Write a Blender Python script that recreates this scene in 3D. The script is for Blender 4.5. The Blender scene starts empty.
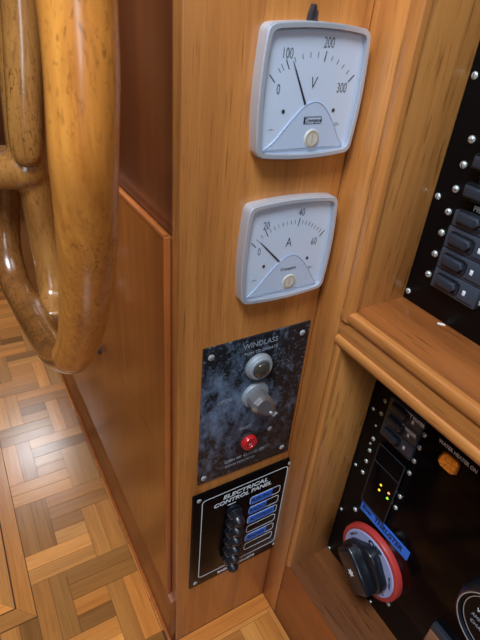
import bpy, bmesh, math, random
from mathutils import Vector, Matrix, Euler
random.seed(7)
S = bpy.context.scene
COL = S.collection

# ------------------------------------------------------------ camera
cd = bpy.data.cameras.new('camera'); cam = bpy.data.objects.new('camera', cd); COL.objects.link(cam)
cam.location = (-0.1489, -0.3261, 0.8157)
cam.rotation_euler = (math.radians(56.99), math.radians(-4.386), math.radians(-29.747))
cd.sensor_fit = 'VERTICAL'; cd.sensor_height = 32.0; cd.lens = 32.0 * 488.48 / 640.0
cd.clip_start = 0.01
cd.dof.use_dof = True; cd.dof.focus_distance = 0.56; cd.dof.aperture_fstop = 14.0
S.camera = cam

# ------------------------------------------------------------ world, lights, exposure
S.view_settings.view_transform = 'Standard'; S.view_settings.look = 'None'
S.view_settings.gamma = 1; S.view_settings.use_curve_mapping = False
S.view_settings.exposure = 0.6
w = bpy.data.worlds.new('world'); S.world = w; w.use_nodes = True
w.node_tree.nodes['Background'].inputs[0].default_value = (0.62, 0.78, 1.0, 1)
w.node_tree.nodes['Background'].inputs[1].default_value = 0.2

def area(name, loc, target, sx, sy, power, color):
    l = bpy.data.lights.new(name, 'AREA'); l.shape = 'RECTANGLE'; l.size = sx; l.size_y = sy
    l.energy = power; l.color = color
    o = bpy.data.objects.new(name, l); COL.objects.link(o); o.location = loc
    o.rotation_euler = (Vector(target) - Vector(loc)).to_track_quat('-Z', 'Y').to_euler()
    return o
area('skylight_daylight', (-0.42, -0.38, 1.66), (-0.25, 0.0, 0.5), 0.42, 0.42, 15.0, (0.78, 0.89, 1.0))
area('companionway_daylight', (-0.48, -1.56, 1.15), (-0.1, 0.0, 0.85), 0.34, 0.85, 5.0, (0.78, 0.89, 1.0))
area('forward_hatch_daylight', (0.01, 2.13, 1.76), (-0.1, 0.5, 0.2), 0.34, 0.26, 9.0, (0.95, 0.97, 1.0))

# ------------------------------------------------------------ materials
def srgb(r, g, b):
    f = lambda c: (c/255/12.92) if c/255 <= .04045 else ((c/255+.055)/1.055)**2.4
    return (f(r), f(g), f(b), 1)
def mat(name, col, rough=.5, metal=0.0, coat=0.0, spec=.5, coat_rough=.1):
    m = bpy.data.materials.new(name); m.use_nodes = True
    b = m.node_tree.nodes['Principled BSDF']
    b.inputs['Base Color'].default_value = col; b.inputs['Roughness'].default_value = rough
    b.inputs['Metallic'].default_value = metal; b.inputs['Coat Weight'].default_value = coat
    b.inputs['Coat Roughness'].default_value = coat_rough; b.inputs['Specular IOR Level'].default_value = spec
    return m
def ramp(nt, fac, stops):
    r = nt.nodes.new('ShaderNodeValToRGB'); els = r.color_ramp.elements
    while len(els) < len(stops): els.new(.5)
    for e, (p, c) in zip(els, stops): e.position = p; e.color = c
    nt.links.new(fac, r.inputs[0]); return r.outputs[0]
def noise(nt, vec, scale, detail=4, rough=.55, dist=0.0):
    n = nt.nodes.new('ShaderNodeTexNoise'); n.inputs['Scale'].default_value = scale
    n.inputs['Detail'].default_value = detail; n.inputs['Roughness'].default_value = rough
    n.inputs['Distortion'].default_value = dist
    nt.links.new(vec, n.inputs['Vector']); return n.outputs['Fac']
def mapping(nt, scale, src='Object', rot=(0, 0, 0)):
    tc = nt.nodes.new('ShaderNodeTexCoord'); mp = nt.nodes.new('ShaderNodeMapping')
    mp.inputs['Scale'].default_value = scale; mp.inputs['Rotation'].default_value = rot
    nt.links.new(tc.outputs[src], mp.inputs[0]); return mp.outputs[0]
def mixc(nt, fac, a, b, mode='MIX'):
    m = nt.nodes.new('ShaderNodeMix'); m.data_type = 'RGBA'; m.blend_type = mode
    for i, v in ((0, fac), (6, a), (7, b)):
        if hasattr(v, 'links') or hasattr(v, 'is_linked'): nt.links.new(v, m.inputs[i])
        else: m.inputs[i].default_value = v
    return m.outputs[2]
def wood(name, light, dark, axis='z', rough=.38, coat=.35, pores=.5, contrast=1.0, src='Object', bump=.15, specks=0.0, tone=False, figure=(9, 60, 420)):
    m = mat(name, light, rough, coat=coat, coat_rough=.18); nt = m.node_tree; b = nt.nodes['Principled BSDF']
    def sc(across, along):
        s = [across]*3; s['xyz'.index(axis)] = along; return tuple(s)
    v1 = mapping(nt, sc(figure[0], 1.1), src); v2 = mapping(nt, sc(figure[1], 5), src); v3 = mapping(nt, sc(figure[2], 22), src)
    n1 = noise(nt, v1, 1.0, 3, .5, .4); n2 = noise(nt, v2, 1.0, 4, .6, .6); n3 = noise(nt, v3, 1.0, 3, .6)
    mid = tuple((light[i]+dark[i])/2 for i in range(3)) + (1,)
    c = ramp(nt, n1, [(.5-.2/contrast, dark), (.5, mid), (.5+.2/contrast, light)])
    c2 = ramp(nt, n2, [(.3, tuple(x*.80 for x in mid[:3])+(1,)), (.7, tuple(min(1, x*1.22) for x in light[:3])+(1,))])
    c = mixc(nt, .45, c, c2)
    pf = ramp(nt, n3, [(.56, (0, 0, 0, 1)), (.72, (1, 1, 1, 1))])
    mul = nt.nodes.new('ShaderNodeMath'); mul.operation = 'MULTIPLY'; mul.inputs[1].default_value = pores
    nt.links.new(pf, mul.inputs[0])
    c = mixc(nt, mul.outputs[0], c, tuple(x*.42 for x in dark[:3])+(1,))
    if specks:
        sv = mapping(nt, sc(420, 170), src); ns = noise(nt, sv, 1.0, 3, .6, .8)
        big = noise(nt, mapping(nt, (14, 14, 14), src), 1.0, 2)
        sf = ramp(nt, ns, [(.55, (0, 0, 0, 1)), (.66, (1, 1, 1, 1))]); bf = ramp(nt, big, [(.35, (.15, .15, .15, 1)), (.6, (1, 1, 1, 1))])
        mm = nt.nodes.new('ShaderNodeMath'); mm.operation = 'MULTIPLY'; nt.links.new(sf, mm.inputs[0]); nt.links.new(bf, mm.inputs[1])
        m2 = nt.nodes.new('ShaderNodeMath'); m2.operation = 'MULTIPLY'; m2.inputs[1].default_value = specks; nt.links.new(mm.outputs[0], m2.inputs[0])
        c = mixc(nt, m2.outputs[0], c, tuple(x*.35 for x in dark[:3])+(1,))
    if tone:
        at = nt.nodes.new('ShaderNodeAttribute'); at.attribute_name = 'tone'
        c = mixc(nt, 1.0, c, at.outputs['Color'], 'MULTIPLY')
    nt.links.new(c, b.inputs['Base Color'])
    bp = nt.nodes.new('ShaderNodeBump'); bp.inputs['Strength'].default_value = bump; bp.inputs['Distance'].default_value = .0004
    nt.links.new(n3, bp.inputs['Height']); nt.links.new(bp.outputs[0], b.inputs['Normal'])
    return m
TEAK_L, TEAK_D = srgb(202, 134, 68), srgb(150, 84, 36)
M = {}
M['face_z'] = wood('teak_face', TEAK_L, TEAK_D, 'z', figure=(26, 110, 700), contrast=1.3, pores=.7)
M['teak_z'] = wood('teak_upright', TEAK_L, TEAK_D, 'z', figure=(30, 90, 500))
M['riser'] = wood('teak_riser_shaded', srgb(166, 92, 44), srgb(120, 60, 26), 'y', figure=(30, 90, 500), pores=.5)  # base board colour darkened to carry the shade near the floor
M['jamb'] = wood('teak_jamb', srgb(204, 140, 74), srgb(160, 98, 44), 'z', figure=(34, 110, 260), pores=.8)
M['teak_y'] = wood('teak_along', TEAK_L, TEAK_D, 'y', figure=(30, 90, 500), pores=.55)
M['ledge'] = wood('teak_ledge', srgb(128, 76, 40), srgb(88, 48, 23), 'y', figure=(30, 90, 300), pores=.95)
M['shelf'] = wood('teak_shelf', srgb(166, 98, 48), srgb(112, 60, 28), 'y', figure=(30, 70, 300), pores=.7, rough=.3)
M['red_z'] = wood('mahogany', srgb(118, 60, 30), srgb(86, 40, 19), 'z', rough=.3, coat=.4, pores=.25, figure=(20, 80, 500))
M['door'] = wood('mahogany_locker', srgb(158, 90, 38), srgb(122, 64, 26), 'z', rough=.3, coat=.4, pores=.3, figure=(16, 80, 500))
M['plinth'] = wood('mahogany_plinth', srgb(150, 86, 46), srgb(112, 58, 30), 'y', rough=.35, coat=.3, pores=.3)
M['edge'] = wood('teak_lipping', srgb(190, 108, 54), srgb(150, 78, 36), 'z', rough=.3, pores=.2)
M['rail'] = wood('bentwood', srgb(236, 160, 70), srgb(188, 104, 36), 'z', rough=.33, coat=.6, pores=.4, specks=.75, figure=(60, 170, 420))
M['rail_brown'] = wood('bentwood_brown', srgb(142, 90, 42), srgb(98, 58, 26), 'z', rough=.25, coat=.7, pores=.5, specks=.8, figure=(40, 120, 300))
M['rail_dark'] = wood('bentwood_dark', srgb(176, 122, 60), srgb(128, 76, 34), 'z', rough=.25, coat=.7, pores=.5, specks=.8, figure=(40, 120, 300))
M['parquet'] = wood('parquet', srgb(208, 144, 76), srgb(164, 98, 44), 'x', rough=.26, coat=.3, pores=.35, src='UV', tone=True, bump=.3, figure=(25, 130, 500))
M['gap'] = mat('parquet_gap', srgb(70, 40, 22), .8)
M['room_wood'] = wood('room_panelling', srgb(104, 60, 34), srgb(72, 40, 22), 'z', figure=(6, 30, 120))
M['ceiling'] = mat('headliner', srgb(205, 200, 188), .8)
M['black'] = mat('black_laminate', srgb(8, 8, 11), .45, spec=.15)
M['acrylic'] = mat('smoked_acrylic', srgb(14, 7, 8), .12, spec=.07)
M['gloss_black'] = mat('gloss_black', srgb(6, 6, 9), .25, spec=.1)
M['plastic'] = mat('black_plastic', srgb(40, 46, 56), .38, coat=.2)
M['breaker'] = mat('breaker_grey', srgb(58, 64, 76), .4, coat=.1)
M['plastic_dk'] = mat('black_plastic_dark', srgb(22, 25, 32), .3, coat=.3)
M['rubber'] = mat('black_rubber', srgb(24, 28, 36), .35, coat=.2)
M['white'] = mat('white_print', srgb(225, 232, 240), .6)
M['grey_print'] = mat('worn_grey_print', srgb(140, 150, 160), .6)
M['pale_print'] = mat('worn_white_print', srgb(165, 172, 182), .6)
M['silver'] = mat('bezel_silver', srgb(198, 203, 212), .3, metal=.45)
M['steel'] = mat('steel_screw', srgb(190, 194, 198), .3, metal=.35)
M['pearl'] = mat('screw_dome', srgb(205, 210, 206), .22, metal=.5, coat=.6)
M['slot'] = mat('dark_slot', srgb(30, 28, 28), .7)
M['dial'] = mat('dial_white', srgb(206, 219, 238), .5)
M['cover'] = mat('dial_cover', srgb(194, 209, 232), .4)
M['cover_edge'] = mat('dial_cover_edge', srgb(150, 166, 190), .4)
M['ink'] = mat('dial_ink', srgb(34, 38, 48), .6)
M['cream'] = mat('adjuster_cream', srgb(212, 206, 194), .45)
M['cream_dk'] = mat('adjuster_slot', srgb(186, 172, 146), .5)
M['blue'] = mat('blue_tape', srgb(48, 120, 232), .45)
M['blue_ink'] = mat('blue_tape_ink', srgb(12, 20, 60), .6)
M['red'] = mat('red_button', srgb(196, 30, 34), .25, coat=.7)
M['red_ring'] = mat('red_ring', srgb(184, 58, 54), .35, coat=.3)
M['lavender'] = mat('switch_face', srgb(168, 172, 214), .4, coat=.2)
M['brass'] = mat('brass', srgb(150, 110, 60), .35, metal=1.0)
M['knob'] = mat('grey_knob', srgb(120, 116, 116), .32, metal=.35, coat=.4)
M['lens_dark'] = mat('dark_lens', srgb(64, 60, 52), .12, coat=1.0, coat_rough=.05)
M['corroded'] = mat('oxidised_bezel', srgb(150, 158, 166), .6, metal=.3)
M['tan'] = mat('tan_label', srgb(150, 104, 76), .6)
M['hookm'] = mat('dark_hook', srgb(70, 66, 70), .4, metal=.6)
M['paper'] = mat('paper', srgb(225, 225, 215), .7)
def emis(name, col, s):
    m = mat(name, col, .4); b = m.node_tree.nodes['Principled BSDF']
    b.inputs['Emission Color'].default_value = col; b.inputs['Emission Strength'].default_value = s; return m
M['led_y'] = emis('led_yellow', srgb(230, 190, 40), .9); M['led_g'] = emis('led_green', srgb(140, 220, 60), .9)
M['led_o'] = emis('led_orange', srgb(240, 150, 90), .9)
def amber():
    m = mat('amber_lens', srgb(225, 125, 35), .12, coat=1.0); nt = m.node_tree; b = nt.nodes['Principled BSDF']
    n = noise(nt, mapping(nt, (260, 260, 260)), 1.0, 2)
    nt.links.new(ramp(nt, n, [(.35, srgb(170, 76, 16)), (.62, srgb(250, 160, 60))]), b.inputs['Base Color'])
    b.inputs['Emission Color'].default_value = srgb(255, 140, 30); b.inputs['Emission Strength'].default_value = .09
    return m
M['amber'] = amber()
def worn_panel():
    m = mat('worn_black_aluminium', srgb(40, 46, 56), .4, metal=.15); nt = m.node_tree; b = nt.nodes['Principled BSDF']
    n1 = noise(nt, mapping(nt, (52, 34, 38)), 1.0, 9, .74, .15)
    n2 = noise(nt, mapping(nt, (240, 240, 240)), 1.0, 4, .7)
    # wear is heavier on the left half of the plate where it has been handled
    tc = nt.nodes.new('ShaderNodeTexCoord'); g = nt.nodes.new('ShaderNodeVectorMath'); g.operation = 'DISTANCE'
    nt.links.new(tc.outputs['Object'], g.inputs[0]); g.inputs[1].default_value = (-.032, .0, .001)
    gr = ramp(nt, g.outputs['Value'], [(.02, (1, 1, 1, 1)), (.105, (0, 0, 0, 1))])
    a = nt.nodes.new('ShaderNodeMath'); a.operation = 'MULTIPLY_ADD'; nt.links.new(gr, a.inputs[0]); a.inputs[1].default_value = .17; nt.links.new(n1, a.inputs[2])
    f1 = ramp(nt, a.outputs[0], [(.545, (0, 0, 0, 1)), (.78, (1, 1, 1, 1))])
    c = mixc(nt, f1, srgb(24, 27, 33), srgb(112, 132, 160))
    f2 = ramp(nt, n2, [(.56, (0, 0, 0, 1)), (.68, (.85, .85, .85, 1))])
    c = mixc(nt, f2, c, srgb(112, 122, 138))
    nt.links.new(c, b.inputs['Base Color']); return m
M['worn'] = worn_panel()
def glass():
    m = bpy.data.materials.new('clear_window'); m.use_nodes = True; nt = m.node_tree; nt.nodes.clear()
    o = nt.nodes.new('ShaderNodeOutputMaterial'); mx = nt.nodes.new('ShaderNodeMixShader')
    t = nt.nodes.new('ShaderNodeBsdfTransparent'); g = nt.nodes.new('ShaderNodeBsdfGlossy'); lw = nt.nodes.new('ShaderNodeLayerWeight'); p = nt.nodes.new('ShaderNodeMath'); p.operation = 'POWER'; p.inputs[1].default_value = 5; nt.links.new(lw.outputs['Facing'], p.inputs[0]); lw.inputs['Blend'].default_value = .5; f = nt.nodes.new('ShaderNodeMath'); f.operation = 'MULTIPLY_ADD'; f.inputs[1].default_value = .9; f.inputs[2].default_value = .04; nt.links.new(p.outputs[0], f.inputs[0])
    g.inputs['Roughness'].default_value = .03
    nt.links.new(f.outputs[0], mx.inputs[0]); nt.links.new(t.outputs[0], mx.inputs[1]); nt.links.new(g.outputs[0], mx.inputs[2])
    nt.links.new(mx.outputs[0], o.inputs[0]); return m
M['glass'] = glass()

# ------------------------------------------------------------ mesh helpers (millimetres in, metres out)
class MB:
    def __init__(s): s.bm = bmesh.new()
    def _tmp(s): return bmesh.new()
    def _merge(s, t, mtx=None):
        if mtx is not None: bmesh.ops.transform(t, matrix=mtx, verts=t.verts)
        me = bpy.data.meshes.new('t'); t.to_mesh(me); t.free(); s.bm.from_mesh(me); bpy.data.meshes.remove(me)
    def box(s, x0, x1, y0, y1, z0, z1, bev=0.0, seg=2, mtx=None):
        t = s._tmp(); bmesh.ops.create_cube(t, size=1)
        for v in t.verts:
            v.co = Vector(((x0+x1)/2+v.co.x*(x1-x0), (y0+y1)/2+v.co.y*(y1-y0), (z0+z1)/2+v.co.z*(z1-z0)))*.001
        if bev: bmesh.ops.bevel(t, geom=t.edges[:], offset=bev*.001, segments=seg, affect='EDGES', profile=.5)
        s._merge(t, mtx); return s
    def prism(s, pts, z0, z1, bev=0.0, seg=2, mtx=None):        # outline in a,b ; extruded along h
        t = s._tmp(); f0 = t.faces.new([t.verts.new((a*.001, b*.001, z0*.001)) for a, b in pts])
        r = bmesh.ops.extrude_face_region(t, geom=[f0])
        top = [e for e in r['geom'] if isinstance(e, bmesh.types.BMVert)]
        for v in top: v.co.z = z1*.001
        bmesh.ops.recalc_face_normals(t, faces=t.faces)
        if bev:
            es = [e for e in t.edges if all(v in top for v in e.verts)]
            bmesh.ops.bevel(t, geom=es, offset=bev*.001, segments=seg, affect='EDGES', profile=.5)
        s._merge(t, mtx); return s
    def ring(s, outer, inner, z0, z1, mtx=None):                 # band between two outlines with equal counts
        t = s._tmp(); n = len(outer)
        V = [[t.verts.new((a*.001, b*.001, z*.001)) for a, b in L] for L, z in ((outer, z0), (outer, z1), (inner, z1), (inner, z0))]
        for i in range(n):
            j = (i+1) % n
            for k in range(4):
                A, B = V[k], V[(k+1) % 4]; t.faces.new((A[i], A[j], B[j], B[i]))
        bmesh.ops.recalc_face_normals(t, faces=t.faces); s._merge(t, mtx); return s
    def lathe(s, prof, n=32, c=(0, 0), mtx=None):                # profile (r,h) revolved about the h axis
        t = s._tmp(); rings = []
        for r, h in prof:
            if r <= 1e-6: rings.append([t.verts.new((c[0]*.001, c[1]*.001, h*.001))])
            else: rings.append([t.verts.new(((c[0]+r*math.cos(2*math.pi*i/n))*.001, (c[1]+r*math.sin(2*math.pi*i/n))*.001, h*.001)) for i in range(n)])
        for A, B in zip(rings, rings[1:]):
            for i in range(n):
                j = (i+1) % n
                if len(A) == 1 and len(B) == 1: break
                if len(A) == 1: t.faces.new((A[0], B[i], B[j]))
                elif len(B) == 1: t.faces.new((A[i], A[j], B[0]))
                else: t.faces.new((A[i], A[j], B[j], B[i]))
        if len(rings[0]) > 1: t.faces.new(rings[0][::-1])
        if len(rings[-1]) > 1: t.faces.new(rings[-1])
        bmesh.ops.recalc_face_normals(t, faces=t.faces); s._merge(t, mtx); return s
    def tube(s, pts, rad, n=28, sub=10, caps=True, spline=True):  # pts in mm, radius number or list
        P = [Vector(p)*.001 for p in pts]; R = [r*.001 for r in (rad if isinstance(rad, (list, tuple)) else [rad]*len(P))]
        Q = []
        if spline:
            for i in range(len(P)-1):
                p0 = P[i-1] if i else P[0]*2-P[1]; p1, p2 = P[i], P[i+1]; p3 = P[i+2] if i+2 < len(P) else P[-1]*2-P[-2]
                for k in range(sub):
                    t = k/sub
                    Q.append((.5*((2*p1)+(p2-p0)*t+(2*p0-5*p1+4*p2-p3)*t*t+(3*p1-p0-3*p2+p3)*t**3), R[i]*(1-t)+R[i+1]*t))
            Q.append((P[-1], R[-1]))
        else: Q = list(zip(P, R))
        t = s._tmp(); rings = []; up = None
        for i, (p, r) in enumerate(Q):
            d = (Q[min(i+1, len(Q)-1)][0]-Q[max(i-1, 0)][0]).normalized()
            if up is None:
                up = Vector((1, 0, 0)) if abs(d.x) < .8 else Vector((0, 1, 0))
            a = (up - d*up.dot(d)).normalized(); up = a; b = d.cross(a)
            rings.append([t.verts.new(p+(a*math.cos(2*math.pi*k/n)+b*math.sin(2*math.pi*k/n))*r) for k in range(n)])
        for A, B in zip(rings, rings[1:]):
            for k in range(n): t.faces.new((A[k], A[(k+1) % n], B[(k+1) % n], B[k]))
        if caps:
            t.faces.new(rings[0][::-1]); t.faces.new(rings[-1])
        bmesh.ops.recalc_face_normals(t, faces=t.faces); s._merge(t); return s
    def quad(s, a, b, c, d):
        s.bm.faces.new([s.bm.verts.new(Vector(p)*.001) for p in (a, b, c, d)]); return s
    def build(s, name, m, parent=None, smooth=35, off=None):
        me = bpy.data.meshes.new(name)
        if off is not None: bmesh.ops.translate(s.bm, vec=-Vector(off), verts=s.bm.verts)
        s.bm.to_mesh(me); s.bm.free(); me.materials.append(m)
        if smooth:
            me.polygons.foreach_set('use_smooth', [True]*len(me.polygons))
            try: me.set_sharp_from_angle(angle=math.radians(smooth))
            except Exception: pass
        o = bpy.data.objects.new(name, me); COL.objects.link(o)
        if parent is not None: o.parent = parent
        return o
def rrect(w, h, r, n=5, c=(0, 0)):
    P = []
    for sx, sy, a0 in ((1, 1, 0), (-1, 1, 90), (-1, -1, 180), (1, -1, 270)):
        for k in range(n+1):
            a = math.radians(a0+90*k/n); P.append((c[0]+sx*(w/2-r)+r*math.cos(a), c[1]+sy*(h/2-r)+r*math.sin(a)))
    return P
def tag(o, label=None, cat=None, group=None, kind=None):
    for k, v in (('label', label), ('category', cat), ('group', group), ('kind', kind)):
        if v: o[k] = v
    return o
def thing(name, label, cat, loc=(0, 0, 0), rot=(0, 0, 0), group=None):
    o = bpy.data.objects.new(name, None); COL.objects.link(o); o.location = Vector(loc)*.001; o.rotation_euler = rot
    o.empty_display_size = .01
    return tag(o, label, cat, group)
def struct(name, mb, m, **k):
    o = mb.build(name, m, None, **k); o['kind'] = 'structure'; return o
def text(name, s, size, x, y, m, parent, h=.3, spin=0, shear=0.0, sx=1.0, align='CENTER', th=.12, weight=0.0):
    c = bpy.data.curves.new('txt', 'FONT'); c.body = s; c.size = size*.001/.7 ; c.align_x = align; c.align_y = 'CENTER'
    c.shear = shear; c.extrude = th*.001; c.offset = weight*.001; c.resolution_u = 3
    t = bpy.data.objects.new('txt', c); COL.objects.link(t); bpy.context.view_layer.update()
    dg = bpy.context.evaluated_depsgraph_get(); me = bpy.data.meshes.new_from_object(t.evaluated_get(dg))
    bpy.data.objects.remove(t); bpy.data.curves.remove(c)
    me.transform(Matrix.Translation((x*.001, y*.001, h*.001)) @ Matrix.Rotation(math.radians(spin), 4, 'Z') @ Matrix.Diagonal((sx, 1, 1, 1)))
    me.materials.clear(); me.materials.append(m)
    o = bpy.data.objects.new(name, me); COL.objects.link(o); o.parent = parent; return o
FRONT = (math.pi/2, 0, 0)                                            # a = +x, b = +z, h = -y
RIGHT = Matrix(((0, 0, -1), (-1, 0, 0), (0, 1, 0))).to_euler()       # a = -y, b = +z, h = -x
def dome_screw(parent, a, b, r=2.6, h0=0, m=None, slot=True, name='screw', cap=1.5):
    o = MB().lathe([(r, h0), (r, h0+.3), (r*.86, h0+cap*.6), (r*.5, h0+cap*.92), (0, h0+cap)], 16, (a, b)).build(name, m or M['steel'], parent)
    if slot:
        ang = random.random()*math.pi; R = Matrix.Translation((a*.001, b*.001, 0)) @ Matrix.Rotation(ang, 4, 'Z')
        MB().box(-r*.62, r*.62, -.28, .28, h0+cap*.8, h0+cap+.12, mtx=R).build('slot', M['slot'], o)
    return o

# ------------------------------------------------------------ the setting
struct('wall_left', MB().box(-1420, -1400, -1600, 3000, 0, 1800), M['room_wood'])
struct('wall_back', MB().box(-1400, 520, -1620, -1600, 0, 1800), M['room_wood'])
struct('wall_front', MB().box(-1400, 520, 3000, 3020, 0, 1800), M['room_wood'])
struct('wall_right', MB().box(500, 520, -1600, 3000, 0, 1800), M['room_wood'])
struct('ceiling', MB().box(-1420, 520, -1620, 3020, 1800, 1820), M['ceiling'])

def make_floor():
    bm = bmesh.new(); uv = bm.loops.layers.uv.new('UVMap'); col = bm.loops.layers.float_color.new('tone')
    def sheet(x0, x1, y0, y1, z):
        f = bm.faces.new([bm.verts.new(Vector(p)*.001) for p in ((x0, y0, z), (x1, y0, z), (x1, y1, z), (x0, y1, z))]); f.material_index = 1
        return f
    sheet(-1400, 500, -1600, 3000, -1.2)
    def finger(x0, x1, y0, y1, horiz, clip=None, big=False):
        g = .28
        if clip:
            x0, x1, y0, y1 = max(x0, clip[0]), min(x1, clip[1]), max(y0, clip[2]), min(y1, clip[3])
        if x1-x0 < 2 or y1-y0 < 2: return
        P = [(x0+g, y0+g), (x1-g, y0+g), (x1-g, y1-g), (x0+g, y1-g)]
        poly(P, horiz)
    def poly(P, horiz):
        z = random.uniform(-.12, .12)
        top = [bm.verts.new(Vector((x, y, z))*.001) for x, y in P]; bot = [bm.verts.new(Vector((x, y, -1.2))*.001) for x, y in P]
        fs = [bm.faces.new(top)]; n = len(P)
        for i in range(n): fs.append(bm.faces.new((top[i], bot[i], bot[(i+1) % n], top[(i+1) % n])))
        k = random.choice([.52, .68, .8, .92, 1.05, 1.15, 1.3, 1.5]); wrm = random.uniform(-.13, .04)
        ou, ov = random.random()*9, random.random()*9
        for f in fs:
            f.material_index = 0
            for l in f.loops:
                x, y = l.vert.co.x, l.vert.co.y
                l[uv].uv = ((x+ou, y+ov) if horiz else (y+ou, x+ov)); l[col] = (k, k*(.97+wrm), k*(.9+2*wrm), 1)
    c = 53.55; X0, Y0 = -176.6, 183.6       # grid origin: cell (0,0) is the H pair a+b,r2
    near = lambda x, y: -520 < x < 260 and -420 < y < 1700
    hatch = (-602, -203, 157, 640)
    cliph = (hatch[0]-26, hatch[1]+26, hatch[2]-26, hatch[3]+26)
    # pinwheel of four double fingers round a short pair, period three cells both ways
    for I in range(-8, 5):
        for J in range(-12, 17):
            bx, by = X0+3*c*I, Y0+3*c*J
            L = []
            for k in (0, 1):
                L.append((bx, bx+2*c, by+k*c/2, by+(k+1)*c/2, True))                     # below
                L.append((bx+2*c+k*c/2, bx+2*c+(k+1)*c/2, by, by+2*c, False))            # right
                L.append((bx+c, bx+3*c, by+2*c+k*c/2, by+2*c+(k+1)*c/2, True))           # above
                L.append((bx+k*c/2, bx+(k+1)*c/2, by+c, by+3*c, False))                  # left
                L.append((bx+c, bx+2*c, by+c+k*c/2, by+c+(k+1)*c/2, True))               # centre
            for (x0, x1, y0, y1, h) in L:
                if not near((x0+x1)/2, (y0+y1)/2): 
                    continue
                if x0 < cliph[1] and x1 > cliph[0] and y0 < cliph[3] and y1 > cliph[2]:
                    # keep the pieces outside the hatch surround
                    if x1 > cliph[1]+2: finger(x0, x1, y0, y1, h, (cliph[1], 1e9, -1e9, 1e9))
                    elif y0 < cliph[2]-2: finger(x0, x1, y0, y1, h, (-1e9, 1e9, -1e9, cliph[2]))
                    continue
                if (y0+y1)/2 > 0: finger(x0, x1, y0, y1, h, (-1e9, -12, 0 if y1 > 0 else -1e9, 1e9))
                else: finger(x0, x1, y0, y1, h, (-1e9, 153, -1e9, -24))
    # border plank along the foot of the panel
    finger(-12, 153, -24, 0, True)
    # surround of the lifting hatch, mitred
    x0, x1, y0, y1 = hatch; q = 25.5
    poly([(x1+.3, y0-.3), (x1+q, y0-q), (x1+q, y1+q), (x1+.3, y1+.3)], False)
    poly([(x0-.3, y0-.3), (x0-q, y0-q), (x1+q-.5, y0-q), (x1, y0-.3)], True)
    poly([(x0-.3, y0), (x0-.3, y1), (x0-q, y1+q), (x0-q, y0-q+1)], False)
    poly([(x0, y1+.3), (x1, y1+.3), (x1+q-1, y1+q), (x0-q+1, y1+q)], True)
    g = 2.0
    poly([(x1-g, y0+g), (x1-g, y1-g), (x1-g-q, y1-g-q), (x1-g-q, y0+g+q)], False)
    poly([(x0+g, y0+g), (x1-g-.5, y0+g), (x1-g-q-.5, y0+g+q), (x0+g+q, y0+g+q)], True)
    yy = y0+g+q
    while yy < y1-30:
        poly([(x0+g, yy), (x1-g-q-.5, yy), (x1-g-q-.5, yy+26), (x0+g, yy+26)], True); yy += 26.6
    me = bpy.data.meshes.new('floor'); bm.normal_update(); bm.to_mesh(me); bm.free()
    me.materials.append(M['parquet']); me.materials.append(M['gap'])
    o = bpy.data.objects.new('floor', me); COL.objects.link(o); o['kind'] = 'structure'
make_floor()

# ------------------------------------------------------------ cabinet with the meters
XC = 153.0
cab = thing('cabinet', 'tall varnished teak cabinet whose front carries the two dials and two switch plates', 'cabinet')
MB().box(-3, XC-.3, 0, 16, 0, 1050, 1.6, 3).build('front_panel', M['face_z'], cab)
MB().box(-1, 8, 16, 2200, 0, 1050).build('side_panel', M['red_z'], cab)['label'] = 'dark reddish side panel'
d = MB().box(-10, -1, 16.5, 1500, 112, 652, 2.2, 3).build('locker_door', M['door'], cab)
MB().box(-10.15, -9.8, 17.5, 1500, 389, 390.2).build('door_line', M['red_z'], d)  # thin darker line running along the door face
MB().box(-10.2, -4.2, 15.3, 17.2, 113, 653, .8, 3).build('lipping', M['edge'], d)['label'] = 'light wooden edge strip'
MB().box(-10.6, -6.2, 16, 1500, 651, 655.4, .7, 2).build('top_lipping', M['edge'], d)
ct = MB().lathe([(6, 0), (6.5, 2), (4, 5), (3.5, 8), (7, 11), (6.5, 14), (0, 15)], 20, mtx=Matrix.Translation((-.010, .268, .368)) @ Matrix.Rotation(-math.pi/2, 4, 'Y')).build('finger_knob', M['hookm'], d)
pl = MB().box(-9.5, -1, 3, 2200, 0, 111, 1.0).build('plinth', M['plinth'], cab)
MB().tube([(-11, 2, 3), (-11, 700, 3), (-11, 2200, 3)], 2.6, 8, 1, spline=False).build('floor_bead', M['edge'], pl)
MB().box(8, 500, 16, 2200, 1032, 1050, 1).build('top', M['teak_y'], cab)
MB().box(152, 500, 2, 14, 0, 1032).build('inner_panel', M['teak_z'], cab)

# ------------------------------------------------------------ console on the right with two openings
con = thing('instrument_console', 'varnished teak console with two open recesses to the right of the dials', 'console', (XC, 0, 0))
def cb(name, x0, x1, y0, y1, z0, z1, m, bev=.8, parent=con):
    return MB().box(x0-XC, x1-XC, y0, y1, z0, z1, bev).build(name, m, parent)
YF = -900
cb('stile', XC, 171, -34.8, 1.5, 0, 1050, M['teak_z'], 1.2)
cb('rail', XC, 171, YF, -36, 546, 566, M['teak_y'], .6)
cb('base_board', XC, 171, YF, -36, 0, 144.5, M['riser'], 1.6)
cb('top_rail', XC, 171, YF, -36, 960, 1050, M['teak_y'])
cb('end_stile', XC, 171, YF, -640, 145, 960, M['teak_z'])
cb('jamb', 156, 224, -45, -28, 566, 960, M['jamb'], .3)
cb('jamb', 156, 221, -45, -28, 145, 546, M['jamb'], .3)
cb('shelf', 157, 300, YF, -28, 566, 578, M['shelf'], .5)
cb('recess_ceiling', 171, 300, YF, -28, 547, 565, M['teak_y'], .5)
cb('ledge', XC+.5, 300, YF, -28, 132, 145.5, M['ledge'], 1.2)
cb('top', XC, 500, YF, 0, 1050, 1064, M['teak_y'])
cb('back_board', 300, 318, YF, -2, 0, 1050, M['teak_z'])
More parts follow.
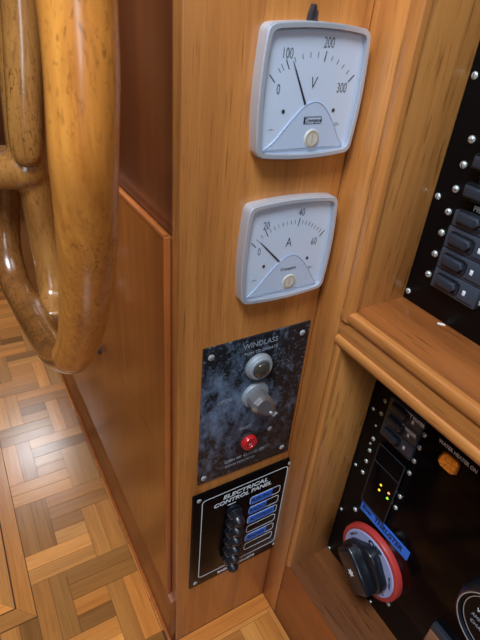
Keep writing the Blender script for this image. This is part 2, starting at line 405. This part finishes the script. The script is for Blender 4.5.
def bead(pts, r, m, name='bead', n=18):
    MB().tube([(x-XC, y, z) for x, y, z in pts], r, n, 6, spline=False).build(name, m, con)
# half round beads edging the openings
def prof(path_pts, name, m, pr):      # sweep a closed profile given in the plane normal to a straight run
    a, b = path_pts; mb = MB(); t = bmesh.new()
    A = [t.verts.new((Vector(a)+Vector(p))*.001) for p in pr]; B = [t.verts.new((Vector(b)+Vector(p))*.001) for p in pr]
    t.faces.new(A); t.faces.new(B[::-1])
    for i in range(len(pr)): t.faces.new((A[i], B[i], B[(i+1) % len(pr)], A[(i+1) % len(pr)]))
    bmesh.ops.recalc_face_normals(t, faces=t.faces); mb._merge(t); return mb.build(name, m, con, smooth=50)
def arc(cx, cy, rx, ry, a0, a1, n=10): return [(cx+rx*math.cos(math.radians(a0+(a1-a0)*i/n)), cy+ry*math.sin(math.radians(a0+(a1-a0)*i/n))) for i in range(n+1)]
# vertical bead of upper opening: spans y -37..-50, bulges 4 mm into the room
pv = [(6, -36.5)] + [(x, y) for x, y in arc(0, -43, 3.2, 6.5, 90, 270)] + [(5, -49.5), (5, -45)]
vb = [(x, y, 0) for x, y in pv]
prof(((0, 0, 567), (0, 0, 962)), 'bead', M['teak_z'], vb)
pv2 = [(4, -36.5)] + arc(0, -41, 2.5, 4.5, 90, 270) + [(4, -45.5)]
prof(((0, 0, 145.5), (0, 0, 541)), 'bead', M['teak_z'], [(x, y, 0) for x, y in pv2])
# upper edge bead of the shelf (z 566..578) and lower bead of the rail (z 536..548)
ph = [(5, 578.3)] + arc(0, 572, 2.8, 6.3, 90, 270) + [(5, 565.7)]
prof(((0, YF, 0), (0, -37, 0)), 'shelf_bead', M['teak_y'], [(x, 0, z) for x, z in ph])
pl_ = [(12, 547)] + arc(0, 541.5, 3.6, 6.0, 90, 270) + [(12, 535.5)]
lb = prof(((0, YF, 0), (0, -37.5, 0)), 'rail_bead', M['teak_y'], [(x, 0, z) for x, z in pl_])

# ------------------------------------------------------------ moving-iron meters
def tv(w, h, bul, r=5.5, n=9):           # square outline with bowed sides and rounded corners
    P = []
    cs = [(w, h), (-w, h), (-w, -h), (w, -h)]
    for k in range(4):
        (x0, y0), (x1, y1) = cs[k], cs[(k+1) % 4]
        for i in range(1, n):
            t = i/n; b = bul*(1-(2*t-1)**2); nx, ny = (y1-y0), -(x1-x0); L = math.hypot(nx, ny)
            t2 = (r/ (2*w))+(1-r/w)*((i-1)/(n-2))
            b = bul*(1-(2*t2-1)**2)
            P.append((x0+(x1-x0)*t2-(-nx/L*b), y0+(y1-y0)*t2-(-ny/L*b)))
        P.append(None)
    Q = []
    for i, p in enumerate(P):
        if p: Q.append(p); continue
        a, c = P[i-1], P[(i+1) % len(P)]; k = ((a[0]+c[0])/2, (a[1]+c[1])/2)
        cx = math.copysign(w, k[0]) ; cy = math.copysign(h, k[1])
        for t in (.25, .5, .75): Q.append(tuple((1-t)**2*a[j]+2*t*(1-t)*(cx, cy)[j]+t*t*c[j] for j in (0, 1)))
    return Q
def ray_tick(mb, ang, r0, r1, wd, cy=-25.0):
    a = math.radians(ang); R = Matrix.Translation((0, cy*.001, 0)) @ Matrix.Rotation(a, 4, 'Z')
    mb.box(r0, r1, -wd/2, wd/2, 8.0, 8.15, mtx=R)
def meter(cx, cz, hh, label, nums, unit, needle, brandbox):
    t = thing('panel_meter', label, 'gauge', (cx, 0, cz), FRONT, 'panel meters with white dials')
    W = 45.0
    o0, o1, o2 = tv(W, hh, 3.0), tv(W-.8, hh-.8, 3.0), tv(W-3.6, hh-3.6, 2.6)
    mb = MB().prism(o0, 0, 9.0, .9, 2).build('housing', M['silver'], t) if False else None
    b = MB(); b.ring(o0, o2, 0, 10.2).ring(tv(W-.6, hh-.6, 3.0), tv(W-3.2, hh-3.2, 2.7), 10.0, 11.6); b.build('bezel', M['silver'], t, smooth=25)
    MB().prism(tv(W-3.5, hh-3.5, 2.6), 0, 7.6).build('backplate', M['cover'], t)
    MB().prism(tv(W-5.0, hh-4.6, 1.6), 7.6, 8.0).build('dial_plate', M['dial'], t)
    gb = MB(); gb.bm.faces.new([gb.bm.verts.new((x*.001, y*.001, .0108)) for x, y in tv(W-3.0, hh-3.0, 2.6)]); gb.bm.normal_update()
    if gb.bm.faces[:][0].normal.z < 0: bmesh.ops.reverse_faces(gb.bm, faces=gb.bm.faces[:])
    gb.build('glass', M['glass'], t)
    k = MB()
    A0, A1, A2, A3 = 136, 119, 81, 45
    for a in (A0, A1, A2, A3): ray_tick(k, a, 47.5, 54.5, .8)
    n = 5
    seg = ((A0, A1, 2 if unit == 'V' else 3), (A1, A2, n if unit == 'V' else 8), (A2, A3, n if unit == 'V' else 8))
    for a, b_, m_ in seg:
        for i in range(1, m_): ray_tick(k, a+(b_-a)*i/m_, 49.5, 53.0, .45)
    if unit == 'V': ray_tick(k, 124, 49, 54, .45)
    k.build('scale_marks', M['ink'], t)
    dx = 0
    for s, (x, y) in zip(nums, ((-30.5, 3.2), (-25.8, 26.3), (9.6, 34.0), (28.2, 4.2))):
        text('numeral', s, 7.0, x, y, M['ink'], t, 8.1, sx=.66, weight=-.12)
    text('unit_letter', unit, 8.5, 0, 7.4, M['ink'], t, 8.1, sx=.8, shear=.18 if unit == 'V' else 0, weight=-.15)
    # arched cover over the movement
    arch = [(-39, -hh+4.9), (-30, -33), (-18, -20), (-9, -11), (-3, -6.8), (4, -5.2), (10, -6.6), (16, -11), (24, -20), (32, -32), (38, -hh+4.9)]
    cov = MB().prism(arch, 7.8, 9.0, .3, 1).build('movement_cover', M['cover'], t)
    e = MB(); e.tube([(x, y, 8.8) for x, y in arch], .45, 6, 4); e.build('cover_edge', M['cover_edge'], cov)
    for x in (-24, 23.5): MB().lathe([(1.5, 8), (1.5, 8.3), (0, 8.5)], 12, (x, -11.6)).build('dial_rivet', M['ink'], t)
    # needle from under the cover to its reading
    (x0, y0), (x1, y1) = (2.5, -20), needle
    L = math.hypot(x1-x0, y1-y0); a = math.atan2(y1-y0, x1-x0)
    R = Matrix.Translation((x0*.001, y0*.001, 0)) @ Matrix.Rotation(a, 4, 'Z')
    MB().prism([(0, -1.0), (L*.82, -.55), (L, -.15), (L, .15), (L*.82, .55), (0, 1.0)], 8.3, 8.7, mtx=R).build('needle', M['ink'], t)
    if brandbox:
        q = MB(); q.ring(rrect(17, 5.4, .4, 1, (3.8, -18.3)), rrect(16.1, 4.5, .3, 1, (3.8, -18.3)), 9.0, 9.15); q.prism(rrect(1.3, 4.6, .3, 1, (-3.8, -18.3)), 9.0, 9.15); q.build('brand_frame', M['ink'], cov)
        text('brand_name', 'Crompton', 2.9, 4.6, -18.3, M['ink'], cov, 9.1, sx=.95, weight=.02)
    else:
        text('brand_name', 'Crompton', 3.0, 2.5, -18.2, M['ink'], cov, 9.1, sx=.95, shear=.2)
    ad = MB().lathe([(7.0, 9.0), (7.0, 9.8), (6.6, 10.1), (0, 10.2)], 28, (5.2, -31.8)).build('adjuster', M['cream'], t)
    MB().ring([(5.2+6.0*math.cos(i*.314), -31.8+6.0*math.sin(i*.314)) for i in range(20)], [(5.2+5.0*math.cos(i*.314), -31.8+5.0*math.sin(i*.314)) for i in range(20)], 10.1, 10.35).build('adjuster_ring', M['cream_dk'], ad)
    MB().box(4.7, 5.7, -35.2, -28.4, 10.2, 10.35).build('slot', M['cream_dk'], ad)
    text('small_print', '-- o --', 1.6, -33, -24, M['ink'], t, 8.1); text('small_print', '1.5 ~', 2.4, 29, -22, M['ink'], t, 8.1, sx=.8)
    return t
meter(99.5, 762.3, 43.8, 'square silver voltmeter marked V, white dial reading up to 300, upper of the two dials', ('0', '100', '200', '300'), 'V', (-20.2, 21.5), True)
meter(98.0, 634.6, 45.2, 'square silver ammeter marked A, dial up to 60, directly above the windlass plate', ('0', '20', '40', '60'), 'A', (-30.8, 12.8), False)

hk = thing('wall_hook', 'small dark metal hook on the teak just above the voltmeter', 'hook', (95.5, 0, 808), FRONT)
MB().prism([(-4.0, 0), (4.0, 0), (3.2, 5), (1.2, 11), (-1.2, 11), (-3.2, 5)], 0, 4, .8).build('plate', M['hookm'], hk)
MB().tube([(0, 1, 3), (0, 1.5, 5), (0, 4, 6.5), (0, 7, 6.5)], 1.0, 8, 4).build('prong', M['hookm'], hk)

# ------------------------------------------------------------ windlass plate
wp = thing('windlass_control_plate', 'scuffed dark metal plate lettered WINDLASS with a lamp, pointer knob and red button', 'control panel', (84.5, 0, 445.5), FRONT)
MB().prism([(-63, -97), (63.5, -100.5), (62, 97.5), (-63, 97)], 0, 1.8, .5).build('plate', M['worn'], wp)
for a, b in ((-54.5, 85.5), (53, 85), (52.5, -88), (-55.5, -88)): dome_screw(wp, a, b, 3.5, 1.8, cap=1.3)
text('title_lettering', 'WINDLASS', 6.2, 1.5, 86.5, M['grey_print'], wp, 1.9, sx=.95)
text('lettering', 'PUSH TO OPERATE', 3.6, 3, 77, M['grey_print'], wp, 1.9, sx=.9)
lp = MB().lathe([(15.5, 1.8), (15.5, 4.5), (14, 6.5), (14, 8), (12.5, 9.5), (10.2, 9.5), (9.8, 7), (0, 7)], 36, (1, 58)).build('lamp_bezel', M['corroded'], wp)
MB().lathe([(9.8, 7), (9.8, 9), (8.6, 11.5), (5.5, 13.2), (0, 14)], 28, (1, 58)).build('lamp_lens', M['lens_dark'], lp)
kb = MB().lathe([(16.5, 1.8), (16.5, 4), (15, 6), (12.5, 6.5), (0, 6.5)], 36, (1, 19)).build('knob_collar', M['corroded'], wp)
# faceted pointer knob aimed down to the right
kn = bmesh.new()
RK = Matrix.Translation((.001, .017, 0)) @ Matrix.Rotation(math.radians(-50), 4, 'Z')
k = MB(); k.prism([(-11.5, -5), (-8.5, -9.5), (-2, -12.3), (8, -11.5), (23, -6.2), (26, -4.0), (26, 4.0), (23, 6.2), (8, 11.5), (-2, 12.3), (-8.5, 9.5), (-11.5, 5)], 6.5, 21, 4.2, 1, mtx=RK)
ko = k.build('pointer_knob', M['knob'], kb, smooth=20)
MB().box(14.5, 19.5, -1.2, 1.2, 20.6, 21.3, .3, mtx=RK).build('white_pointer_mark', M['white'], ko)
MB().prism([(25.5, -3), (34, -3), (34, 3), (25.5, 3)], 12, 16, .5, mtx=RK).build('white_tip', M['white'], ko)
text('lettering', 'OPEN', 4.6, -36, 22, M['grey_print'], wp, 1.9)
text('lettering', 'RESET', 4.2, -6, -29, M['grey_print'], wp, 1.9, sx=.9)
text('lettering', 'CLOSE', 3.6, 24, -20, M['grey_print'], wp, 1.9, sx=.9)
rb = MB().lathe([(12, 1.8), (12, 3), (10.8, 4.2), (0, 4.2)], 28, (-1.5, -50)).build('button_collar', M['slot'], wp)
MB().lathe([(10, 4.2), (10, 7.5), (9, 9.6), (5, 10.2), (4.6, 9.4), (0, 9.2)], 28, (-1.5, -50)).build('red_button', M['red'], rb)
text('button_mark', 'o', 4.5, -1.5, -50, M['pale_print'], rb, 9.4, sx=1.3)
dome_screw(wp, 29, -45, 3.2, 1.8)
text('lettering', 'OPEN W/  CLOSED ON', 4.2, -2, -75.5, M['pale_print'], wp, 1.9, sx=.88)
text('lettering', 'BREAKER WITH SWITCH', 3.2, -8, -84, M['grey_print'], wp, 1.9, sx=.8)

# ------------------------------------------------------------ electrical control panel
ep = thing('electrical_control_panel', 'glossy black panel lettered ELECTRICAL CONTROL PANEL with blue name strips, lowest on the cabinet front', 'control panel', (88.3, 0, 232.3), FRONT)
MB().prism([(-72.5, -98), (72.5, -98.6), (73.2, 97), (-72.4, 98)], 0, 3.2, .8).build('plate', M['gloss_black'], ep)
for a, b in ((-64.5, 89), (66, 88.5), (65.5, -89), (-64.5, -89)): dome_screw(ep, a, b, 3.2, 3.2, cap=1.3)
MB().ring(rrect(125, 166, 6, 6, (2, 2)), rrect(122.8, 163.8, 5, 6, (2, 2)), 3.2, 3.35).build('white_border', M['white'], ep)
text('title_lettering', 'ELECTRICAL', 6.8, 1, 74.5, M['white'], ep, 3.25, sx=1.22, weight=.25, shear=.15)
text('title_lettering', 'CONTROL PANEL', 6.8, -2, 64.5, M['white'], ep, 3.25, sx=1.08, weight=.25, shear=.15)
text('maker_lettering', 'BASS', 4.4, -22, -90.5, M['white'], ep, 3.25, sx=1.2, weight=.25)
text('maker_lettering', 'PRODUCTS', 4.4, 12, -90.5, M['white'], ep, 3.25, sx=1.15, weight=.25)
names = {0: ('FURUNO', 33, 0), 1: ('RADIO', 27, -1), 2: ('AUTOPILOT', 41, 0), 4: ('RADAR', 33, 0)}
for i in range(6):
    cy = 43.5-i*20.4; f = MB().ring(rrect(47, 15.5, 4, 4, (33.5, cy)), rrect(45.2, 13.7, 3.4, 4, (33.5, cy)), 3.2, 3.4).build('label_frame', M['white'], ep)
    if i in names:
        s, wd, dx = names[i]
        g = MB().prism(rrect(wd, 13.4, .4, 1, (11.2+wd/2+dx, cy)), 3.2, 3.8).build('blue_name_strip', M['blue'], ep); g['label'] = 'blue embossed name strip'
        text('strip_lettering', s, 6.6, 11.2+wd/2+dx, cy, M['blue_ink'], g, 3.85, sx=.85 if i != 2 else .68, weight=.25)
    # rubber booted toggle
    tx = -15.5; base = MB().lathe([(9.5, 3.2), (9.5, 6.0), (8, 7), (0, 7)], 18, (tx, cy)).build('toggle_nut', M['plastic_dk'], ep)
    R = Matrix.Translation((tx*.001, cy*.001, .006)) @ Matrix.Rotation(math.radians(24), 4, 'X')
    MB().lathe([(9.6, 0), (10.4, 2), (8.8, 3.2), (9.6, 4.6), (8.2, 6), (9.0, 7.6), (7.6, 9), (8.2, 13), (7.2, 17.5), (4.4, 20), (0, 20.6)], 18, mtx=R).build('rubber_boot', M['rubber'], base)
MB().box(-24, -12, 55.5, 57, 3.2, 3.4).build('white_dash', M['white'], ep)

# ------------------------------------------------------------ upper breaker panel (recess)
def breaker(parent, b, a0=72, a1=121, h0=0, body=True, mark=True, lo_=9.6, hi_=9.6):
    if body:
        br = MB().box(a0, a1, b-lo_, b+hi_, h0, h0+7, .8).build('breaker', M['breaker'], parent)
        MB().box(a0+30, a0+46, b-7.6, b-6.8, h0+7, h0+7.4).build('ridge', M['plastic_dk'], br)
    else: br = MB().box(a0+4, a0+30, b-6.5, b+6.5, 0, h0+6.5, 1).build('breaker', M['plastic_dk'], parent)
    MB().ring(rrect(25, 13, 3, 3, (a0+17, b+.5)), rrect(23, 11, 2.4, 3, (a0+17, b+.5)), h0+6.9, h0+8.6).build('rocker_frame', M['plastic_dk'], br)
    MB().prism([(a0+6, b-4.2), (a0+24, b-4.2), (a0+27.5, b), (a0+26, b+5), (a0+6, b+5)], h0+6.5, h0+12, 2.2, 3).build('rocker', M['plastic'], br)
    if mark: MB().box(a0+33.4, a0+36.4, b-2.2, b+2.4, h0+7, h0+7.3, .2).build('rating_mark', M['white'], br)['label'] = 'white rating mark'
    return br
up = thing('breaker_panel', 'black circuit breaker panel standing at the back of the upper recess', 'breaker panel', (224, 0, 578), RIGHT)
MB().box(45, 640, .6, 380, -6, 0, .8).build('plate', M['black'], up)
for a, b in ((50, 204), (50, 107), (49, 9.5)): dome_screw(up, a, b, 3.0, 0, M['pearl'])
for b in (36.5, 57.5, 78.4, 98, 118.4, 138.9, 159.3): dome_screw(up, 65.3, b, 3.3, 0, M['pearl'], cap=2.4)
for b in (36.5, 77, 118): dome_screw(up, 121.5, b, 3.0, 0, M['pearl'])
for b in (41, 61, 81): breaker(up, b, 75, 123)
breaker(up, 101, 76, 123, 0, hi_=4)
for b in (123, 146, 169): breaker(up, b, 74, 121, 0, body=False, mark=False)
text('lettering', 'FRIDGE', 4.4, 88, 109.5, M['white'], up, 1, align='LEFT', weight=.15)
text('lettering', 'T.V.', 4.8, 84, 132.5, M['white'], up, 1, align='LEFT', weight=.15)

# ------------------------------------------------------------ lower panel
lo = thing('switch_panel', 'black panel with digital readout, amber lamp and breakers filling the lower recess', 'switch panel', (221.5, 0, 145.5), RIGHT)
MB().box(45, 640, .6, 390, -6, 0, .8).build('plate', M['black'], lo)
MB().prism([(126, 60), (400, 60), (400, 326), (126, 326)], 0, 2.2, .5).build('smoked_cover', M['acrylic'], lo)['label'] = 'glossy dark brown cover sheet'
for b in (308.5, 289, 248, 228, 209, 188.5): dome_screw(lo, 64.6, b, 2.9, 0, M['pearl'], cap=2.0)
for b in (268, 238): dome_screw(lo, 62.5, b, 1.6, 0, M['steel'], slot=False)
for b in (309, 290, 269, 249.5, 208.7, 188.5): dome_screw(lo, 122, b, 3.0, 0, M['pearl'], cap=2.2)
for a, b in ((52, 285.6), (49.6, 96), (49.2, 3.2), (51, 188)): dome_screw(lo, a, b, 2.4, 0, M['pearl'])
for a, b, r in ((71, 121.5, 3.3), (157.7, 121.7, 3.5), (160.5, 39.2, 3.2), (138, 6, 2.4)): dome_screw(lo, a, b, r, 0, M['pearl'], cap=2.2)
for b in (316, 297, 278): breaker(lo, b, 73, 119, -2, hi_=9)
text('lettering', 'HOT WATER', 4.0, 95, 321.6, M['white'], lo, 5.2, align='LEFT', sx=.8, weight=.2)
text('lettering', 'CHARGER', 4.0, 96, 302.6, M['white'], lo, 5.2, align='LEFT', sx=.8, weight=.2)
rd = MB().prism(rrect(41, 102, 2, 2, (98, 206)), 0, 5, .6).build('digital_readout', M['gloss_black'], lo)
MB().ring(rrect(41, 102, 2, 2, (98, 206)), rrect(38.6, 99.6, 1.5, 2, (98, 206)), 4.9, 5.5).box(78, 118, 228.4, 229.6, 4.9, 5.5).build('readout_frame', M['plastic'], rd)
for a, b, m in ((97.5, 204, 'led_y'), (97.5, 195, 'led_y'), (110.5, 204, 'led_o'), (111, 195.5, 'led_g')):
    MB().lathe([(1.6, 5), (1.6, 5.6), (0, 6)], 10, (a, b)).build('indicator_led', M[m], rd)
RT = Matrix.Translation((.1195, .1447, 0)) @ Matrix.Rotation(math.radians(.6), 4, 'Z')
tp = MB().prism(rrect(81, 16, 1.5, 2), 2.2, 2.8, mtx=RT).build('blue_tape', M['blue'], lo); tp['label'] = 'blue tape hand lettered THRUSTER'
text('tape_lettering', 'Bow', 7.5, 89, 144.7, M['blue_ink'], tp, 2.85, sx=.8, weight=.3, shear=.2)
text('tape_lettering', 'THRUSTER', 8, 126, 144.8, M['blue_ink'], tp, 2.85, sx=.85, weight=.35, shear=.2)
am = MB().prism([(146, 303), (149, 313.5), (153, 316), (166, 316), (169.5, 312.5), (169.5, 300), (166, 297), (151, 297)], 2.2, 4, .4).build('lamp_base', M['brass'], lo)
MB().prism([(148.5, 303), (151, 312), (154, 314), (165, 314), (167.5, 311.5), (167.5, 301), (165, 298.6), (152.5, 298.6)], 4, 8.5, 1.2, 1).build('amber_lens', M['amber'], am)['label'] = 'faceted amber lens'
text('lettering', 'WATER HEATER ON', 4.2, 139.5, 319.5, M['white'], lo, 2.3, align='LEFT', sx=.82, weight=.18)

sw = thing('battery_switch', 'round rotary battery switch with red rim and lilac face on the lower black panel', 'switch', (219.2, -120.5, 225.5), RIGHT)
MB().lathe([(50, 0), (50, 5), (49, 7.2), (46.5, 8.2), (44, 8), (43.5, 7), (0, 7)], 56).build('red_rim', M['red_ring'], sw)
fc = MB().lathe([(43.4, 7), (43.4, 8.6), (42.6, 9.2), (30, 9.4), (0, 9.4)], 56).build('face_disc', M['lavender'], sw)
text('lettering', 'OFF', 8.0, 2, 36, M['ink'], fc, 9.5, sx=1.1, weight=.6)
text('lettering', 'BATTERY', 3.2, 36, 10, M['ink'], fc, 9.5, spin=-75, weight=.1); text('lettering', 'SWITCH', 3.2, -32, 20, M['ink'], fc, 9.5, spin=58, weight=.1)
text('lettering', '1', 6, 33, -17, M['blue_ink'], fc, 9.5, spin=-110, weight=.3)
kn = MB(); pts = []
for i in range(48):
    a = 2*math.pi*i/48; r = 33+2.8*math.cos(4*a+.5); pts.append((r*math.cos(a), r*math.sin(a)))
kn.prism(pts, 9.4, 22, 2.4, 3)
ko = kn.build('rotary_knob', M['plastic_dk'], sw)
RG = Matrix.Rotation(math.radians(-38), 4, 'Z')
MB().prism([(-30, -12), (-23, -16), (23, -16), (30, -12), (30, 12), (23, 16), (-23, 16), (-30, 12)], 22, 37, 4.5, 4, mtx=RG).build('grip', M['plastic_dk'], ko)
st = []
for i in range(12):
    a = math.pi*i/6; r = 5.2 if i % 2 == 0 else 2.8; st.append((r*math.cos(a), r*math.sin(a)))
MB().prism(st, 37, 37.4).build('star_mark', M['white'], ko)['label'] = 'small white star mark'

ga = thing('round_gauge', 'round black gauge with fine white lettering, below the amber lamp, right of the red-rimmed switch', 'gauge', (219.3, -270, 342), RIGHT)
MB().lathe([(46, 0), (46, 10), (44, 18), (41, 22), (38.5, 22), (37.5, 18), (0, 18)], 56).build('bezel', M['plastic_dk'], ga)
fc = MB().lathe([(37, 18), (37, 19), (0, 19)], 48).build('face', M['gloss_black'], ga)
C_ = lambda r, n=64: [(r*math.cos(2*math.pi*i/n), r*math.sin(2*math.pi*i/n)) for i in range(n)]
MB().ring(C_(39.6), C_(38.8), 21.9, 22.4).ring(C_(34.5), C_(33.9), 19, 19.3).build('silver_rings', M['silver'], ga)
text('lettering', 'Battery', 5, -12, 14, M['white'], fc, 19.1, weight=.1); text('lettering', 'VOLTS', 4.2, -14, 5, M['white'], fc, 19.1, weight=.1)
text('lettering', 'AMP HOURS', 4.2, -10, -5, M['grey_print'], fc, 19.1, sx=.9, weight=.1); text('lettering', 'CHARGE', 4, -12, -14, M['grey_print'], fc, 19.1, weight=.1)

bx = thing('relay_box', 'small tan faced box with a slate edge under the round gauge at the bottom corner', 'box', (221.5, -217, 200), RIGHT)
MB().box(0, 58, 0, 50, 0, 9, 1.2).build('case', M['plastic'], bx)
MB().box(1, 57, 1, 40, 9, 9.8, .3).build('tan_face', M['tan'], bx)

sc = MB().prism([(-3.6, -1.2), (-.5, -1.7), (3.4, -.4), (3.9, 1.2), (.6, 1.9), (-2.8, 1.0)], 0, .5).build('paper_scrap', M['paper'], None)
tag(sc, 'tiny white scrap lying on the shelf against the upper black panel', 'scrap')
sc.location = (.2205, -.0975, .578); sc.rotation_euler = (0, 0, math.radians(-60))

# ------------------------------------------------------------ bentwood rail in the foreground
rl = thing('bentwood_handrail', 'varnished bentwood handrail looping down close to the camera, left of the cabinet', 'handrail', (-86, 60, 0))
def T(pts, r, n=30, mb=None):
    return (mb or MB()).tube([(x+86, y-60, z) for x, y, z in pts], r, n, 8)
T([(-80, -58, 940), (-82, -63, 860), (-83, -66, 811), (-84.5, -69, 781), (-87, -69, 748), (-86.8, -62, 719), (-86, -50, 684), (-85, -27, 638),
   (-85, 6, 586), (-86, 35, 550), (-86.6, 48, 537)],
  17.5).build('loop_rail', M['rail'], rl, smooth=60)
T([(-86.3, 44, 541), (-87, 60, 527), (-91, 112, 498), (-96, 172, 488), (-101.7, 231, 492), (-106.8, 272, 506), (-106, 298, 538), (-99, 305, 580), (-90, 280, 655)],
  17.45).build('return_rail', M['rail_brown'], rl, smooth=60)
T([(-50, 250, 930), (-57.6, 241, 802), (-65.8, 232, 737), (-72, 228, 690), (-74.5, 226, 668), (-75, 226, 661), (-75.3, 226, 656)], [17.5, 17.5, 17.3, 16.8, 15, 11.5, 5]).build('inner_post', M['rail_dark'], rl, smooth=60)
mb = T([(-46, 282, 940), (-52, 276, 810), (-60, 268, 740), (-66, 258, 668), (-69, 252, 640)], 24)
T([(-70, 244, 665), (-68.6, 249, 616), (-66.3, 257, 558), (-68, 241, 497), (-78, 205, 474)], 17.2, mb=mb)
T([(-122, 275, 640), (-104, 262, 642), (-88, 248, 645), (-74, 242, 648), (-64, 246, 650)], [17, 19, 20, 20, 16], mb=mb)
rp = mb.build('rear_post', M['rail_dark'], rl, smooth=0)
md = rp.modifiers.new('blend', 'REMESH'); md.mode = 'VOXEL'; md.voxel_size = .0022; md.use_smooth_shade = True
md = rp.modifiers.new('soften', 'SMOOTH'); md.factor = .8; md.iterations = 14
